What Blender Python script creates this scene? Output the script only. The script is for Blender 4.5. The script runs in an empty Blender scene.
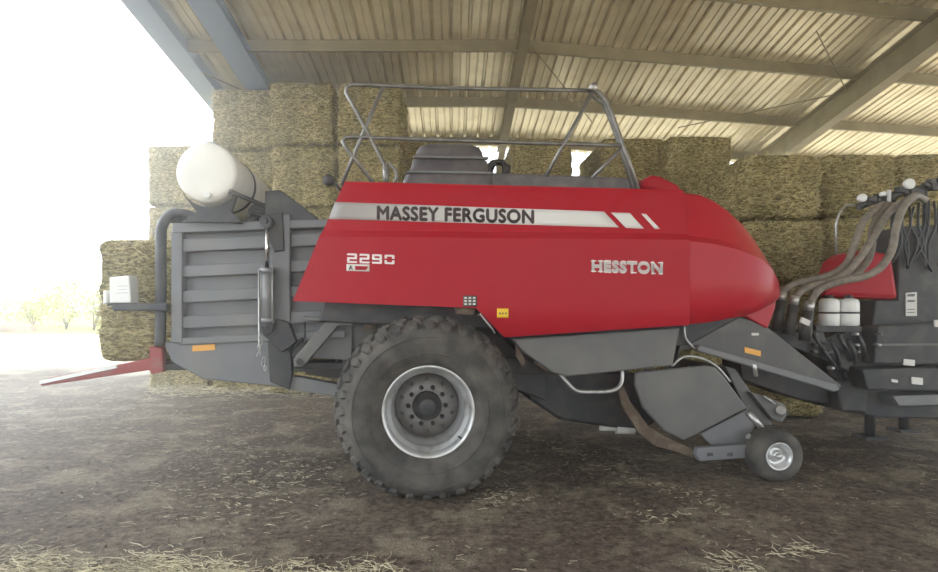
import bpy, bmesh, math, random
from mathutils import Vector, Matrix, noise
random.seed(7)
R = math.radians
sc = bpy.context.scene
COL = sc.collection
F = 600.0; CX = 452.0; CY = 305.0; EYE = 1.70

# ------------------------------------------------------------------ camera
cam = bpy.data.cameras.new('camera'); co = bpy.data.objects.new('camera', cam); COL.objects.link(co)
co.location = (0, 0, EYE); co.rotation_euler = (R(90), 0, 0)
cam.sensor_width = 36; cam.lens = 36*F/938; cam.clip_end = 500
cam.shift_x = (469-CX)/938; cam.shift_y = -(286-CY)/938
sc.camera = co

def at(px, py, Y):
    return Vector(((px-CX)*Y/F, Y, EYE-(py-CY)*Y/F))

# ------------------------------------------------------------------ materials
MATS = {}
def mat(name, col, rough=0.6, metal=0.0, spec=0.5, var=0.0, vscale=4.0, bump=0.0, bscale=40.0, coat=0.0, dust=None, dscale=3.0, dlo=0.5, dhi=0.7, detail=6, col2=None, stretch=(1,1,1)):
    m = bpy.data.materials.new(name); m.use_nodes = True
    nt = m.node_tree; N = nt.nodes; Lk = nt.links
    b = N['Principled BSDF']
    b.inputs['Roughness'].default_value = rough; b.inputs['Metallic'].default_value = metal
    b.inputs['Specular IOR Level'].default_value = spec
    b.inputs['Coat Weight'].default_value = coat; b.inputs['Coat Roughness'].default_value = 0.15
    c = (*col, 1)
    tc = N.new('ShaderNodeTexCoord'); mp = N.new('ShaderNodeMapping'); mp.inputs['Scale'].default_value = stretch
    Lk.new(tc.outputs['Object'], mp.inputs['Vector'])
    def nz(scale, det=detail):
        n = N.new('ShaderNodeTexNoise'); n.inputs['Scale'].default_value = scale; n.inputs['Detail'].default_value = det
        Lk.new(mp.outputs[0], n.inputs['Vector']); return n
    out = None
    if var > 0 or col2:
        n = nz(vscale); r = N.new('ShaderNodeValToRGB')
        a = col2 if col2 else tuple(max(0, x*(1-var)) for x in col)
        bb = col if col2 else tuple(min(1, x*(1+var)) for x in col)
        r.color_ramp.elements[0].position = 0.35; r.color_ramp.elements[0].color = (*a, 1)
        r.color_ramp.elements[1].position = 0.65; r.color_ramp.elements[1].color = (*bb, 1)
        Lk.new(n.outputs['Fac'], r.inputs[0]); out = r.outputs[0]
    if dust:
        n = nz(dscale, 8); r = N.new('ShaderNodeValToRGB')
        r.color_ramp.elements[0].position = dlo; r.color_ramp.elements[0].color = (0,0,0,1)
        r.color_ramp.elements[1].position = dhi; r.color_ramp.elements[1].color = (1,1,1,1)
        Lk.new(n.outputs['Fac'], r.inputs[0])
        mx = N.new('ShaderNodeMix'); mx.data_type = 'RGBA'
        Lk.new(r.outputs[0], mx.inputs[0])
        if out: Lk.new(out, mx.inputs[6])
        else: mx.inputs[6].default_value = c
        mx.inputs[7].default_value = (*dust, 1); out = mx.outputs[2]
    if out: Lk.new(out, b.inputs['Base Color'])
    else: b.inputs['Base Color'].default_value = c
    if bump > 0:
        n = nz(bscale, 8); bp = N.new('ShaderNodeBump'); bp.inputs['Strength'].default_value = bump; bp.inputs['Distance'].default_value = 0.02
        Lk.new(n.outputs['Fac'], bp.inputs['Height']); Lk.new(bp.outputs[0], b.inputs['Normal'])
    MATS[name] = m
    return m
RED = mat('red_paint', (0.37, 0.009, 0.020), 0.45, spec=0.13, coat=0.03, dust=(0.35, 0.018, 0.026), dscale=1.3, dlo=0.35, dhi=0.9)
REDG = mat('glossy_red_paint', (0.38, 0.009, 0.020), 0.38, spec=0.15, coat=0.16)
REDW = mat('worn_red_paint', (0.27, 0.045, 0.04), 0.6, dust=(0.25, 0.12, 0.10), dscale=6)
REDM = mat('lower_nose_red', (0.42, 0.016, 0.03), 0.5)  # even red for the panel below the nose
GREY = mat('grey_paint', (0.145, 0.145, 0.150), 0.45, var=0.1, vscale=2, dust=(0.20, 0.19, 0.17), dscale=2.5, dlo=0.45, dhi=0.85)
GREYP = mat('grey_plastic_shield', (0.098, 0.095, 0.090), 0.45, dust=(0.145, 0.138, 0.12), dscale=3, dlo=0.4, dhi=0.8)
DARK = mat('dark_grey_metal', (0.028, 0.028, 0.030), 0.55, dust=(0.085, 0.078, 0.065), dscale=5, dlo=0.45, dhi=0.8)
CAP = mat('charcoal_plastic_cover', (0.10, 0.088, 0.09), 0.5, dust=(0.21, 0.185, 0.16), dscale=7, dlo=0.4, dhi=0.9, bump=0.1)
STEEL = mat('galvanised_steel', (0.42, 0.41, 0.39), 0.42, metal=0.7, var=0.2, vscale=12)
GREYD = mat('dull_dark_grey', (0.075, 0.073, 0.07), 0.5, dust=(0.125, 0.118, 0.10), dscale=3)
CYL = mat('cylinder_grey', (0.24, 0.24, 0.24), 0.4, metal=0.3, dust=(0.30, 0.28, 0.25), dscale=6)
RAILM = mat('weathered_rail_steel', (0.20, 0.19, 0.175), 0.4, metal=0.5, var=0.25, vscale=10)
CHROME = mat('bright_steel_rod', (0.62, 0.62, 0.62), 0.18, metal=1)
RIM = mat('silver_rim', (0.62, 0.62, 0.61), 0.36, metal=0.6, dust=(0.34, 0.32, 0.28), dscale=7, dlo=0.5, dhi=0.75)
DISC = mat('dusty_wheel_disc', (0.22, 0.21, 0.20), 0.5, metal=0.4, dust=(0.16, 0.14, 0.12), dscale=9, dlo=0.4, dhi=0.7)
RUB = mat('tire_rubber', (0.052, 0.049, 0.045), 0.88, spec=.25, var=0.2, vscale=8, dust=(0.125, 0.113, 0.095), dscale=5, dlo=0.38, dhi=0.72, bump=0.15, bscale=60)
HOSE = mat('dusty_hose', (0.20, 0.17, 0.135), 0.7, var=0.25, vscale=15)
BHOSE = mat('black_hose', (0.02, 0.02, 0.022), 0.4)
RUST = mat('rusty_steel', (0.085, 0.058, 0.04), 0.8, dust=(0.16, 0.125, 0.085), dscale=9)
TANK = mat('white_tank_plastic', (0.80, 0.77, 0.70), 0.4, var=0.05, vscale=3)
WHITE = mat('white_plastic', (0.75, 0.74, 0.70), 0.5)
STRIPE = None
TXT = mat('dark_letter_vinyl', (0.035, 0.02, 0.02), 0.5)
WTX = mat('white_letter_vinyl', (0.80, 0.74, 0.70), 0.5)
YEL = mat('yellow_sticker', (0.80, 0.52, 0.03), 0.5)
ORA = mat('orange_reflector', (0.75, 0.36, 0.06), 0.35)
LAB = mat('paper_label', (0.62, 0.60, 0.55), 0.6)
BROWN = mat('roof_beam_paint', (0.27, 0.23, 0.145), 0.55, var=0.12, vscale=3)
BLUEB = mat('flare_tinted_gable_beam', (0.24, 0.32, 0.46), 0.55)  # blue cast of lens flare mixed into the grey beam colour
SHEET = mat('roof_sheet_metal', (0.80, 0.73, 0.57), 0.33, metal=0.35, var=0.10, vscale=1.2, dust=(0.62, 0.54, 0.38), dscale=2.0, dlo=0.5, dhi=0.8)
HAYST = mat('hay_stalk', (0.54, 0.455, 0.23), 0.75, var=0.35, vscale=3)
STRAW = mat('straw', (0.50, 0.44, 0.29), 0.75, var=0.3, vscale=3)
STRAWD = mat('old_straw', (0.36, 0.29, 0.15), 0.8, var=0.35, vscale=3)
LEAF = mat('leaf_green', (0.26, 0.29, 0.07), 0.7, var=0.4, vscale=1.5)
BARK = mat('bark', (0.16, 0.11, 0.07), 0.9)

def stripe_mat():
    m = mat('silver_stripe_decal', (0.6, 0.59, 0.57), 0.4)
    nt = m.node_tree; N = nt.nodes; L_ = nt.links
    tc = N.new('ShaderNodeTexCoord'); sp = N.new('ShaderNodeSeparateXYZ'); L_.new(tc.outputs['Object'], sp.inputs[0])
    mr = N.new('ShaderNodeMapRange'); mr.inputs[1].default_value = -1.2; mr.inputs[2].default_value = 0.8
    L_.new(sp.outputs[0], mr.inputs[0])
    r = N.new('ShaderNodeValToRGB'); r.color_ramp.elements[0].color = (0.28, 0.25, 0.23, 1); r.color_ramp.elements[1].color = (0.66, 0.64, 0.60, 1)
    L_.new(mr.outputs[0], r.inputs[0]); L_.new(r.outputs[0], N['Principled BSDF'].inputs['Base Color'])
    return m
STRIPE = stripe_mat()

def hay_mat():
    m = bpy.data.materials.new('hay_surface'); m.use_nodes = True
    nt = m.node_tree; N = nt.nodes; L_ = nt.links; b = N['Principled BSDF']
    b.inputs['Roughness'].default_value = 0.95; b.inputs['Specular IOR Level'].default_value = 0.1
    tc = N.new('ShaderNodeTexCoord')
    def nz(sc_, scale, det=8, rough=0.7):
        mp = N.new('ShaderNodeMapping'); mp.inputs['Scale'].default_value = sc_; L_.new(tc.outputs['Object'], mp.inputs[0])
        n = N.new('ShaderNodeTexNoise'); n.inputs['Scale'].default_value = scale; n.inputs['Detail'].default_value = det; n.inputs['Roughness'].default_value = rough
        L_.new(mp.outputs[0], n.inputs['Vector']); return n
    n1 = nz((1, 1, 2.6), 14); n2 = nz((1, 1, 1), 2.2, 4); n3 = nz((0.25, 0.25, 3), 5, 3)
    r1 = N.new('ShaderNodeValToRGB'); e = r1.color_ramp.elements
    e[0].position = 0.36; e[0].color = (0.085, 0.064, 0.024, 1); e[1].position = 0.64; e[1].color = (0.62, 0.52, 0.27, 1)
    x = e.new(0.5); x.color = (0.29, 0.235, 0.105, 1)
    L_.new(n1.outputs['Fac'], r1.inputs[0])
    r2 = N.new('ShaderNodeValToRGB'); r2.color_ramp.elements[0].position = 0.35; r2.color_ramp.elements[0].color = (0.62, 0.66, 0.55, 1)
    r2.color_ramp.elements[1].position = 0.65; r2.color_ramp.elements[1].color = (1.05, 1.0, 0.95, 1)
    L_.new(n2.outputs['Fac'], r2.inputs[0])
    mx = N.new('ShaderNodeMix'); mx.data_type = 'RGBA'; mx.blend_type = 'MULTIPLY'; mx.inputs[0].default_value = 1
    L_.new(r1.outputs[0], mx.inputs[6]); L_.new(r2.outputs[0], mx.inputs[7]); L_.new(mx.outputs[2], b.inputs['Base Color'])
    ad = N.new('ShaderNodeMath'); ad.operation = 'ADD'; L_.new(n1.outputs['Fac'], ad.inputs[0]); L_.new(n3.outputs['Fac'], ad.inputs[1])
    bp = N.new('ShaderNodeBump'); bp.inputs['Strength'].default_value = 0.9; bp.inputs['Distance'].default_value = 0.05
    L_.new(ad.outputs[0], bp.inputs['Height']); L_.new(bp.outputs[0], b.inputs['Normal'])
    return m
HAY = hay_mat()

# ------------------------------------------------------------------ objects
def tag(o, label=None, cat=None, group=None, kind=None):
    if label: o['label'] = label
    if cat: o['category'] = cat
    if group: o['group'] = group
    if kind: o['kind'] = kind
    return o
def empty(name, loc=(0, 0, 0), rz=0):
    o = bpy.data.objects.new(name, None); COL.objects.link(o); o.location = loc; o.rotation_euler = (0, 0, rz); o.empty_display_size = 0.2
    return o

class MB:
    def __init__(s): s.v = []; s.f = []; s.sm = []
    def face(s, pts, smooth=False):
        i = len(s.v); s.v += [tuple(p) for p in pts]; s.f.append(tuple(range(i, i+len(pts)))); s.sm.append(smooth)
    def grid(s, rows, smooth=True, cu=False, cv=False):
        i = len(s.v); n = len(rows[0])
        for r in rows: s.v += [tuple(p) for p in r]
        m = len(rows)
        for a in range(m if cv else m-1):
            for b in range(n if cu else n-1):
                a2 = (a+1) % m; b2 = (b+1) % n
                s.f.append((i+a*n+b, i+a*n+b2, i+a2*n+b2, i+a2*n+b)); s.sm.append(smooth)
    def prism(s, poly, v0, v1):          # poly of (u, z), extruded along local y
        n = len(poly)
        i = len(s.v)
        s.v += [(p[0], v0, p[1]) for p in poly] + [(p[0], v1, p[1]) for p in poly]
        s.f.append(tuple(range(i, i+n))); s.f.append(tuple(range(i+2*n-1, i+n-1, -1))); s.sm += [False]*2
        for k in range(n):
            k2 = (k+1) % n
            s.f.append((i+k, i+n+k, i+n+k2, i+k2)); s.sm.append(False)
    def box(s, x0, x1, y0, y1, z0, z1):
        s.prism([(x0, z0), (x1, z0), (x1, z1), (x0, z1)], y0, y1)
    def tube(s, pts, r, n=10, smooth_path=0, cap=True, radii=None):
        P = [Vector(p) for p in pts]
        if smooth_path:
            Q = []
            for k in range(len(P)-1):
                p0 = P[max(k-1, 0)]; p1 = P[k]; p2 = P[k+1]; p3 = P[min(k+2, len(P)-1)]
                for j in range(smooth_path):
                    t = j/smooth_path
                    Q.append(0.5*((2*p1)+(-p0+p2)*t+(2*p0-5*p1+4*p2-p3)*t*t+(-p0+3*p1-3*p2+p3)*t**3))
            Q.append(P[-1]); P = Q
        rows = []; nrm = None
        for k, p in enumerate(P):
            d = (P[min(k+1, len(P)-1)]-P[max(k-1, 0)]).normalized()
            if nrm is None:
                nrm = d.cross(Vector((0.13, 0.9, 0.31))).normalized()
            nrm = (nrm-d*nrm.dot(d)).normalized(); b = d.cross(nrm)
            rr = radii[k] if radii else r
            rows.append([p+(nrm*math.cos(a)+b*math.sin(a))*rr for a in [2*math.pi*j/n for j in range(n)]])
        s.grid(rows, True, cu=True)
        if cap:
            s.face(rows[0][::-1]); s.face(rows[-1])
    def lathe(s, prof, c, n=48, ax='y', closed=False):   # prof of (axial, radius)
        rows = []
        c = Vector(c)
        for (a, r) in prof:
            row = []
            for j in range(n):
                t = 2*math.pi*j/n
                if ax == 'y': row.append(c+Vector((r*math.cos(t), a, r*math.sin(t))))
                elif ax == 'z': row.append(c+Vector((r*math.cos(t), r*math.sin(t), a)))
                else: row.append(c+Vector((a, r*math.cos(t), r*math.sin(t))))
            rows.append(row)
        s.grid(rows, True, cu=True, cv=closed)
    def build(s, name, m, parent=None, bevel=0, seg=2, solid=0, label=None, auto=35, fix=True, subsurf=0):
        me = bpy.data.meshes.new(name); me.from_pydata(s.v, [], s.f)
        for p, f in zip(me.polygons, s.sm): p.use_smooth = f
        if fix:
            bm = bmesh.new(); bm.from_mesh(me); bmesh.ops.remove_doubles(bm, verts=bm.verts, dist=0.0003)
            bmesh.ops.recalc_face_normals(bm, faces=bm.faces); bm.to_mesh(me); bm.free()
        me.materials.append(m)
        o = bpy.data.objects.new(name, me); COL.objects.link(o)
        if parent: o.parent = parent
        if solid:
            md = o.modifiers.new('solid', 'SOLIDIFY'); md.thickness = solid; md.offset = 0
        if bevel:
            md = o.modifiers.new('bevel', 'BEVEL'); md.width = bevel; md.segments = seg; md.limit_method = 'ANGLE'; md.angle_limit = R(40); md.harden_normals = False
        if label: o['label'] = label
        return o

def text_mb(txt, fn, bold=0.02, res=3, heavy=0.0):
    """lettering as mesh: fn maps (s, t) in 0..1 of the text box to a point"""
    cu = bpy.data.curves.new('lettering', 'FONT'); cu.body = txt; cu.size = 1; cu.offset = bold; cu.resolution_u = res; cu.space_character = 1.05
    to = bpy.data.objects.new('lettering', cu); COL.objects.link(to)
    bpy.context.view_layer.update()
    dg = bpy.context.evaluated_depsgraph_get()
    me = bpy.data.meshes.new_from_object(to.evaluated_get(dg))
    xs = [v.co.x for v in me.vertices]; ys = [v.co.y for v in me.vertices]
    x0, x1, y0, y1 = min(xs), max(xs), min(ys), max(ys)
    mb = MB()
    for dx, dy in (((0, 0),) if not heavy else ((-heavy, 0), (0, 0), (heavy, 0), (0, .07), (0, -.07))):
      for p in me.polygons:
        mb.face([fn(dx+(me.vertices[i].co.x-x0)/(x1-x0), dy+(me.vertices[i].co.y-y0)/(y1-y0)) for i in p.vertices])
    bpy.data.objects.remove(to); bpy.data.meshes.remove(me)
    return mb

def quadmap(q):   # q: bottom-left, bottom-right, top-right, top-left in pixels
    def f(s, t):
        x = (q[0][0]*(1-s)+q[1][0]*s)*(1-t)+(q[3][0]*(1-s)+q[2][0]*s)*t
        y = (q[0][1]*(1-s)+q[1][1]*s)*(1-t)+(q[3][1]*(1-s)+q[2][1]*s)*t
        return x, y
    return f

# ================================================================== THE BALER
TH = math.atan(0.08)
ROOT = Vector((0, 5.45, 0))
UA = Vector((math.cos(TH), math.sin(TH), 0)); VA = Vector((-math.sin(TH), math.cos(TH), 0))
def L(px, py, v):
    D = Vector(((px-CX)/F, 1, -(py-CY)/F)); C0 = Vector((0, 0, EYE))
    t = (v+ROOT.dot(VA)-C0.dot(VA))/D.dot(VA)
    P = C0+D*t-ROOT
    return Vector((P.dot(UA), v, P.z))
def uz(px, py, v):
    p = L(px, py, v); return (p.x, p.z)
def poly(pts, v): return [uz(a, b, v) for a, b in pts]

baler = empty('square_baler', ROOT, TH)
tag(baler, 'big red and grey large square baler parked in the middle of the barn', 'baler')
W = 2.6; MID = 1.3

# ---- side panel surface
zA = L(500, 232, 0.05).z; zB = L(500, 238.5, 0).z; zT = L(500, 185, 0.16).z
def vz(z):
    if z > zA:
        t = (z-zA)/(zT-zA); return 0.075+0.045*t+0.03*t**6
    if z > zB: return 0.075*(z-zB)/(zA-zB)
    if z < 1.62: return 0.10*((1.62-z)/0.3)**1.5
    return 0.0
def S(px, py, off=0.0):
    v = 0.0
    for _ in range(4):
        p = L(px, py, v); v = vz(p.z)
    return L(px, py, v+off)
TL = S(345, 182); BL = S(293, 301); TR = S(683, 190.5); BR = S(683, 325)
def uL(z): return BL.x+(TL.x-BL.x)*(z-BL.z)/(TL.z-BL.z)
uS = TR.x
kinks = [S(476, 308), S(504, 337)]
kb = [BL]+kinks+[BR]
def zbot(u):
    for a, b in zip(kb[:-1], kb[1:]):
        if u <= b.x: return a.z+(b.z-a.z)*(u-a.x)/(b.x-a.x)
    return kb[-1].z
def ztop(u): return TL.z+(TR.z-TL.z)*(u-TL.x)/(TR.x-TL.x)
ss = sorted(set([i/24 for i in range(25)]+[(k.x-uL(k.z))/(uS-uL(k.z)) for k in kinks]))
def side_panel(name, mirror):
    cols = []
    for s_ in ss:
        zb = 1.7; zt = zT
        for _ in range(12):
            zb = zbot(uL(zb)+(uS-uL(zb))*s_); zt = ztop(uL(zt)+(uS-uL(zt))*s_)
        levels = [zt+(zA-zt)*t for t in (0, .04, .12, .3, .6)]+[zA]+[zB]+[zB+(zb-zB)*t for t in (.03, .25, .45, .6, .7, .8, .88, .94, 1)]
        col = [(uL(zt)+(uS-uL(zt))*s_, vz(zt)+0.10, zt+0.005)]
        for z in levels:
            col.append((uL(z)+(uS-uL(z))*s_, vz(z), z))
        cols.append(col)
    mb = MB(); mb.grid([[(p[0], (W-p[1]) if mirror else p[1], p[2]) for p in c] for c in cols], True)
    return mb.build(name, RED, baler, solid=0.012, label='smooth red side panel with a long crease')
panel = side_panel('side_panel', False); md = panel.modifiers.new('split', 'EDGE_SPLIT'); md.split_angle = R(24)
side_panel('side_panel', True)

# ---- stripe decals and lettering
def decal(name, pts, m, parent, off=-0.010, n=10):
    # pts: quad bl, br, tr, tl
    f = quadmap(pts); mb = MB()
    mb.grid([[S(*f(i/n, j/4), off) for i in range(n+1)] for j in range(5)], True)
    return mb.build(name, m, parent, solid=0.002)
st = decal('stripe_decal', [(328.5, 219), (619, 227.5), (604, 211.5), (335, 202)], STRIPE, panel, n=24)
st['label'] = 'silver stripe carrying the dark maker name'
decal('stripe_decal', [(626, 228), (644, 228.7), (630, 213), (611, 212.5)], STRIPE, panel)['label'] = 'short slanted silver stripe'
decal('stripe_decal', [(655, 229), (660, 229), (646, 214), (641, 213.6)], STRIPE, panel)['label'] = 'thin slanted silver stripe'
def letters(txt, q, m, parent, name='lettering', bold=0.03, off=-0.0135, heavy=0.0):
    f = quadmap(q)
    return text_mb(txt, lambda s, t: S(*f(s, t), off), bold, heavy=heavy).build(name, m, parent, fix=False)
letters('MASSEY FERGUSON', [(377.5, 219.3), (533.5, 223.2), (533.5, 210.4), (377.5, 206.2)], TXT, panel, bold=0.0, heavy=0.0048)
f_n = quadmap([(347, 262.8), (394.5, 264.3), (394.5, 255), (347, 253.2)])
nb = MB(); sx_ = .052; sy_ = .20
SEG = {'t': (0, 1, 1-sy_, 1), 'm': (0, 1, .5-sy_/2, .5+sy_/2), 'b': (0, 1, 0, sy_), 'ul': (0, 'w', .5, 1), 'ur': ('e', 1, .5, 1), 'll': (0, 'w', 0, .5), 'lr': ('e', 1, 0, .5)}
for di, segs in enumerate((('t', 'ur', 'm', 'll', 'b'), ('t', 'ur', 'm', 'll', 'b'), ('t', 'ul', 'ur', 'm', 'lr', 'b'), ('t', 'ul', 'ur', 'll', 'lr', 'b'))):
    x0 = di*.263; wd = .211; 
    for sg in segs:
        a0, a1, b0, b1 = SEG[sg]
        a0 = wd-sx_ if a0 == 'e' else a0*wd; a1 = sx_ if a1 == 'w' else a1*wd
        c_ = .016; pts = []
        if sg in 'tmb':   # round the outer corners
            top_cut = sg in ('t', 'm') and not (di == 2 and sg == 'm'); bot_cut = sg in ('b', 'm')
            pts = [(a0+(c_ if bot_cut else 0), b0), (a1-(c_ if bot_cut else 0), b0), (a1, b0+(.07 if bot_cut else 0)), (a1, b1-(.07 if top_cut else 0)), (a1-(c_ if top_cut else 0), b1), (a0+(c_ if top_cut else 0), b1), (a0, b1-(.07 if top_cut else 0)), (a0, b0+(.07 if bot_cut else 0))]
        else:
            pts = [(a0, b0+.09), (a1, b0+.09), (a1, b1-.09), (a0, b1-.09)]
        nb.face([S(*f_n(x0+p, q), -0.0135) for p, q in pts])
nb.build('lettering', WTX, panel, fix=False)
f_h = quadmap([(592, 271.5), (662.5, 274), (662.5, 262.5), (592, 260.5)])
hb = text_mb('HESSTON', lambda s, t: S(*f_h(s, t), -0.0135), 0.02, heavy=0.004)
def serif(s0, s1, t0, t1): hb.face([S(*f_h(a, b), -0.0136) for a, b in ((s0, t0), (s1, t0), (s1, t1), (s0, t1))])
for s0, s1 in ((-.015, .06), (.085, .155), (.18, .215), (.555, .63), (.84, .905), (.945, 1.0)):
    serif(s0, s1, -.02, .08)
for s0, s1 in ((-.015, .06), (.085, .155), (.18, .215), (.83, .885), (.935, 1.01)):
    serif(s0, s1, .92, 1.02)
hb.build('lettering', WTX, panel, fix=False)
sk = decal('warning_sticker', [(346.5, 271), (369.5, 271.5), (369.5, 264.5), (346.5, 264)], LAB, panel); sk['label'] = 'small white and red sticker'
letters('A', [(348.5, 270), (353, 270), (353, 265.2), (348.5, 265.2)], TXT, sk, off=-0.0135)
decal('sticker_band', [(355, 269.8), (366, 270), (368.5, 266.3), (355, 266)], RED, sk, off=-0.0135)
ys = decal('warning_sticker', [(497, 317.8), (508.5, 317.8), (508.5, 308.5), (497, 308.5)], YEL, panel); ys['label'] = 'square yellow sticker'
mb = MB()
for a, b in ((498.6, 501.2), (501.8, 504), (504.8, 507)):
    mb.face([S(*p, -0.0136) for p in ((a, 314.3), (b, 314.3), ((a+b)/2, 311.6))])
mb.build('sticker_marks', RUST, ys)
ds = decal('instruction_sticker', [(463, 306.5), (477, 306.5), (477, 295.5), (463, 295.5)], DARK, panel); ds['label'] = 'small black instruction sticker'
mb = MB()
for r_ in range(3):
    for c_ in range(3):
        x = 464.3+c_*4.3; y = 297+r_*3.1
        mb.face([S(x, y+1.8, -0.0136), S(x+2.6, y+1.8, -0.0136), S(x+2.6, y, -0.0136), S(x, y, -0.0136)])
mb.build('sticker_marks', LAB, ds)
# panel seam line and latch handle
mb = MB(); mb.tube([S(478.5, 315, -0.01), S(480, 313.5, -0.04), S(492.5, 329.5, -0.04), S(494.5, 333, -0.01)], 0.009, 8)
mb.build('latch_handle', STEEL, baler, label='small bent steel handle under the side panel')

# ---- hood (nose)
top_px = [(683, 190.5, .17), (700, 193.5, .19), (713, 199, .22), (727, 209, .26), (741, 222, .30), (753, 238, .36), (763, 255, .42), (771, 272, .48), (775.5, 286, .52)]
bot_px = [(683, 325, .03), (700, 323.5, .03), (713, 321.5, .04), (727, 318.5, .05), (741, 316, .07), (752, 312, .12), (762, 306.5, .22), (770, 302, .34), (776, 299, .46)]
rid_px = [240, 242, 244.5, 248.5, 254, 261, 270, 281, 291]
rows = []
for k, (tp, bt, rp) in enumerate(zip(top_px, bot_px, rid_px)):
    pt = L(*tp); pb = L(bt[0], bt[1], bt[2]); u = pb.x if k == 0 else (pt.x+pb.x)/2
    base = bt[2]-.03 if k else 0
    zr = L(tp[0], rp, base).z
    h = pt.z-pb.z
    vt = max(tp[2], base+0.12)
    half = [(base+.09*min(1, h/.8), pb.z), (base+.03, pb.z+.07*h), (base+.005, pb.z+.16*h), (base, pb.z+.35*h if pb.z+.35*h < zr-.02 else zr-.02), (base, zr-.01), (base+.07*min(1, h/.6), zr+.055*min(1, h/.6)),
            (base+.075*min(1, h/.6)+(vt-base-.05)*.25, zr+(pt.z-zr)*.45), (vt-.03, pt.z-.09*h*(pt.z-zr)/h), (vt, pt.z-.015), (vt+.08, pt.z), (vt+.3, pt.z+.03)]
    if k == 0: half[-1] = (half[-1][0], pt.z)
    sec = half+[(W-a, b) for a, b in reversed(half)]
    rows.append([(u+(0 if k == 0 else (pt.x-u)*(j_ if j_ <= 1 else 1)), a, b) for (a, b), j_ in zip(sec, [0, .1, .2, .4, .5, .6, .8, .95, 1, 1, 1]+[1, 1, 1, .95, .8, .6, .5, .4, .2, .1, 0])])
mb = MB(); mb.grid(rows, True); c = Vector((0, 0, 0))
for p in rows[-1]: c += Vector(p)
c /= len(rows[-1]); c.x += 0.03
last = rows[-1]
mid = [(Vector(p)+(c-Vector(p))*.12)+Vector((0.02, 0, 0)) for p in last]
mb.grid([last, mid], True)
n = len(mid)
for k in range(n//2-1): mb.face([mid[k], mid[k+1], mid[n-2-k], mid[n-1-k]], True)
hood = mb.build('front_hood', REDG, baler, label='rounded glossy red nose hood')
md = hood.modifiers.new('split', 'EDGE_SPLIT'); md.split_angle = R(24)
mb = MB(); mb.prism(poly([(744, 316), (763, 305), (777, 294), (776, 308), (768, 329)], .40), .40, 2.2)
mb.build('lower_nose_panel', REDM, baler, bevel=.02, label='red panel tucked below the nose')

# ---- deck, centre hump, grey cover, fan box
mb = MB(); zt = 2.70
mb.box(TL.x-.02, uS-.02, .30, 2.3, 2.60, 2.70); mb.build('top_deck', DARK, baler, bevel=.01)
mb = MB()
hp = [(u_, z_) for u_, z_ in [uz(x, y, 1.0) for x, y in ((634, 192), (637, 182), (644, 179.5), (652, 181), (668, 189), (676, 200))]]
mb.prism(hp, .75, 1.9); mb.build('deck_hump', RED, baler, bevel=.04, seg=3, label='low red hump behind the side panel')
mb = MB(); mb.prism([uz(x, y, .85) for x, y in ((487, 200), (487, 172), (636, 177.5), (640, 182), (640, 202))], .85, 1.75)
mb.build('twine_box', CAP, baler, bevel=.03, seg=3, label='long low grey cover on top')
# knotter cover with bands
mb = MB()
bands = [(401, 496, 196), (401.5, 495, 184), (406, 493.5, 173), (409, 490, 171), (413, 489, 157.5), (415.5, 486, 156), (417, 484.5, 147), (420, 482, 142.5), (426, 477, 140.5)]
rows = []
for i, (a, b, y) in enumerate(bands):
    pa = L(a, y, .6); pb = L(b, y, .6); ins = .02*i; w_ = pb.x-pa.x; rr = .10
    y0 = .55+ins; y1 = 2.05-ins
    row = []
    for (cx, cy, a0) in ((pa.x+rr, y0+rr, 180), (pb.x-rr, y0+rr, 270), (pb.x-rr, y1-rr, 0), (pa.x+rr, y1-rr, 90)):
        for t in range(4): row.append((cx+rr*math.cos(R(a0+t*30)), cy+rr*math.sin(R(a0+t*30)), pa.z))
    rows.append(row)
mb.grid(rows, True, cu=True); mb.face(rows[-1], False)
mb.build('knotter_cover', CAP, baler, label='tall charcoal cover with stepped bands')
mb = MB()
for (yy, a, b) in ((171.5, 407, 491), (156.5, 414, 488)):
    pa = L(a, yy, .58); pb = L(b, yy, .58); mb.box(pa.x-.005, pb.x+.005, .57, .63, pa.z-.012, pa.z+.012)
mb.build('cover_band', GREY, baler, bevel=.005)
# hose bundle on deck behind the cover
random.seed(3)
bb = MB()
for k in range(7):
    p = [L(488+random.uniform(-2, 4), 176, .95+.03*k), L(490+random.uniform(-3, 5), 163+random.uniform(-3, 4), .95), L(499+random.uniform(-3, 3), 159.5+random.uniform(-2, 5), .95+.02*k), L(507+random.uniform(-3, 2), 166+random.uniform(-3, 4), .98), L(504+random.uniform(-3, 4), 177, 1.0)]
    bb.tube(p, .022, 8, 5)
bb.build('hose_bundle', BHOSE, baler, label='coiled dark hose bundle behind the cover')

# ---- inner body, underframe
mb = MB(); mb.prism(poly([(318, 322), (352, 196), (690, 205), (752, 250), (764, 300), (740, 318), (690, 345), (530, 362), (500, 330)], .40), .40, 2.2)
mb.build('inner_body', DARK, baler, bevel=.02)
mb = MB()
p0 = uz(430, 404, .9)
mb.tube([(p0[0], .35, .80), (p0[0], 2.3, .80)], .09, 16)
mb.box(p0[0]-.16, p0[0]+.16, .62, 2.0, .72, 1.25)
mb.box(p0[0]-.9, p0[0]+1.6, .70, .84, .98, 1.16); mb.box(p0[0]-.9, p0[0]+1.6, 1.76, 1.90, .98, 1.16)
mb.build('axle_frame', DARK, baler, bevel=.01)

mb = MB(); mb.prism(poly([(455, 312), (480, 312), (512, 338), (545, 365), (545, 400), (505, 385), (470, 345)], .85), .78, .95); mb.build('inner_guard', DARK, baler, bevel=.01)
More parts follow.
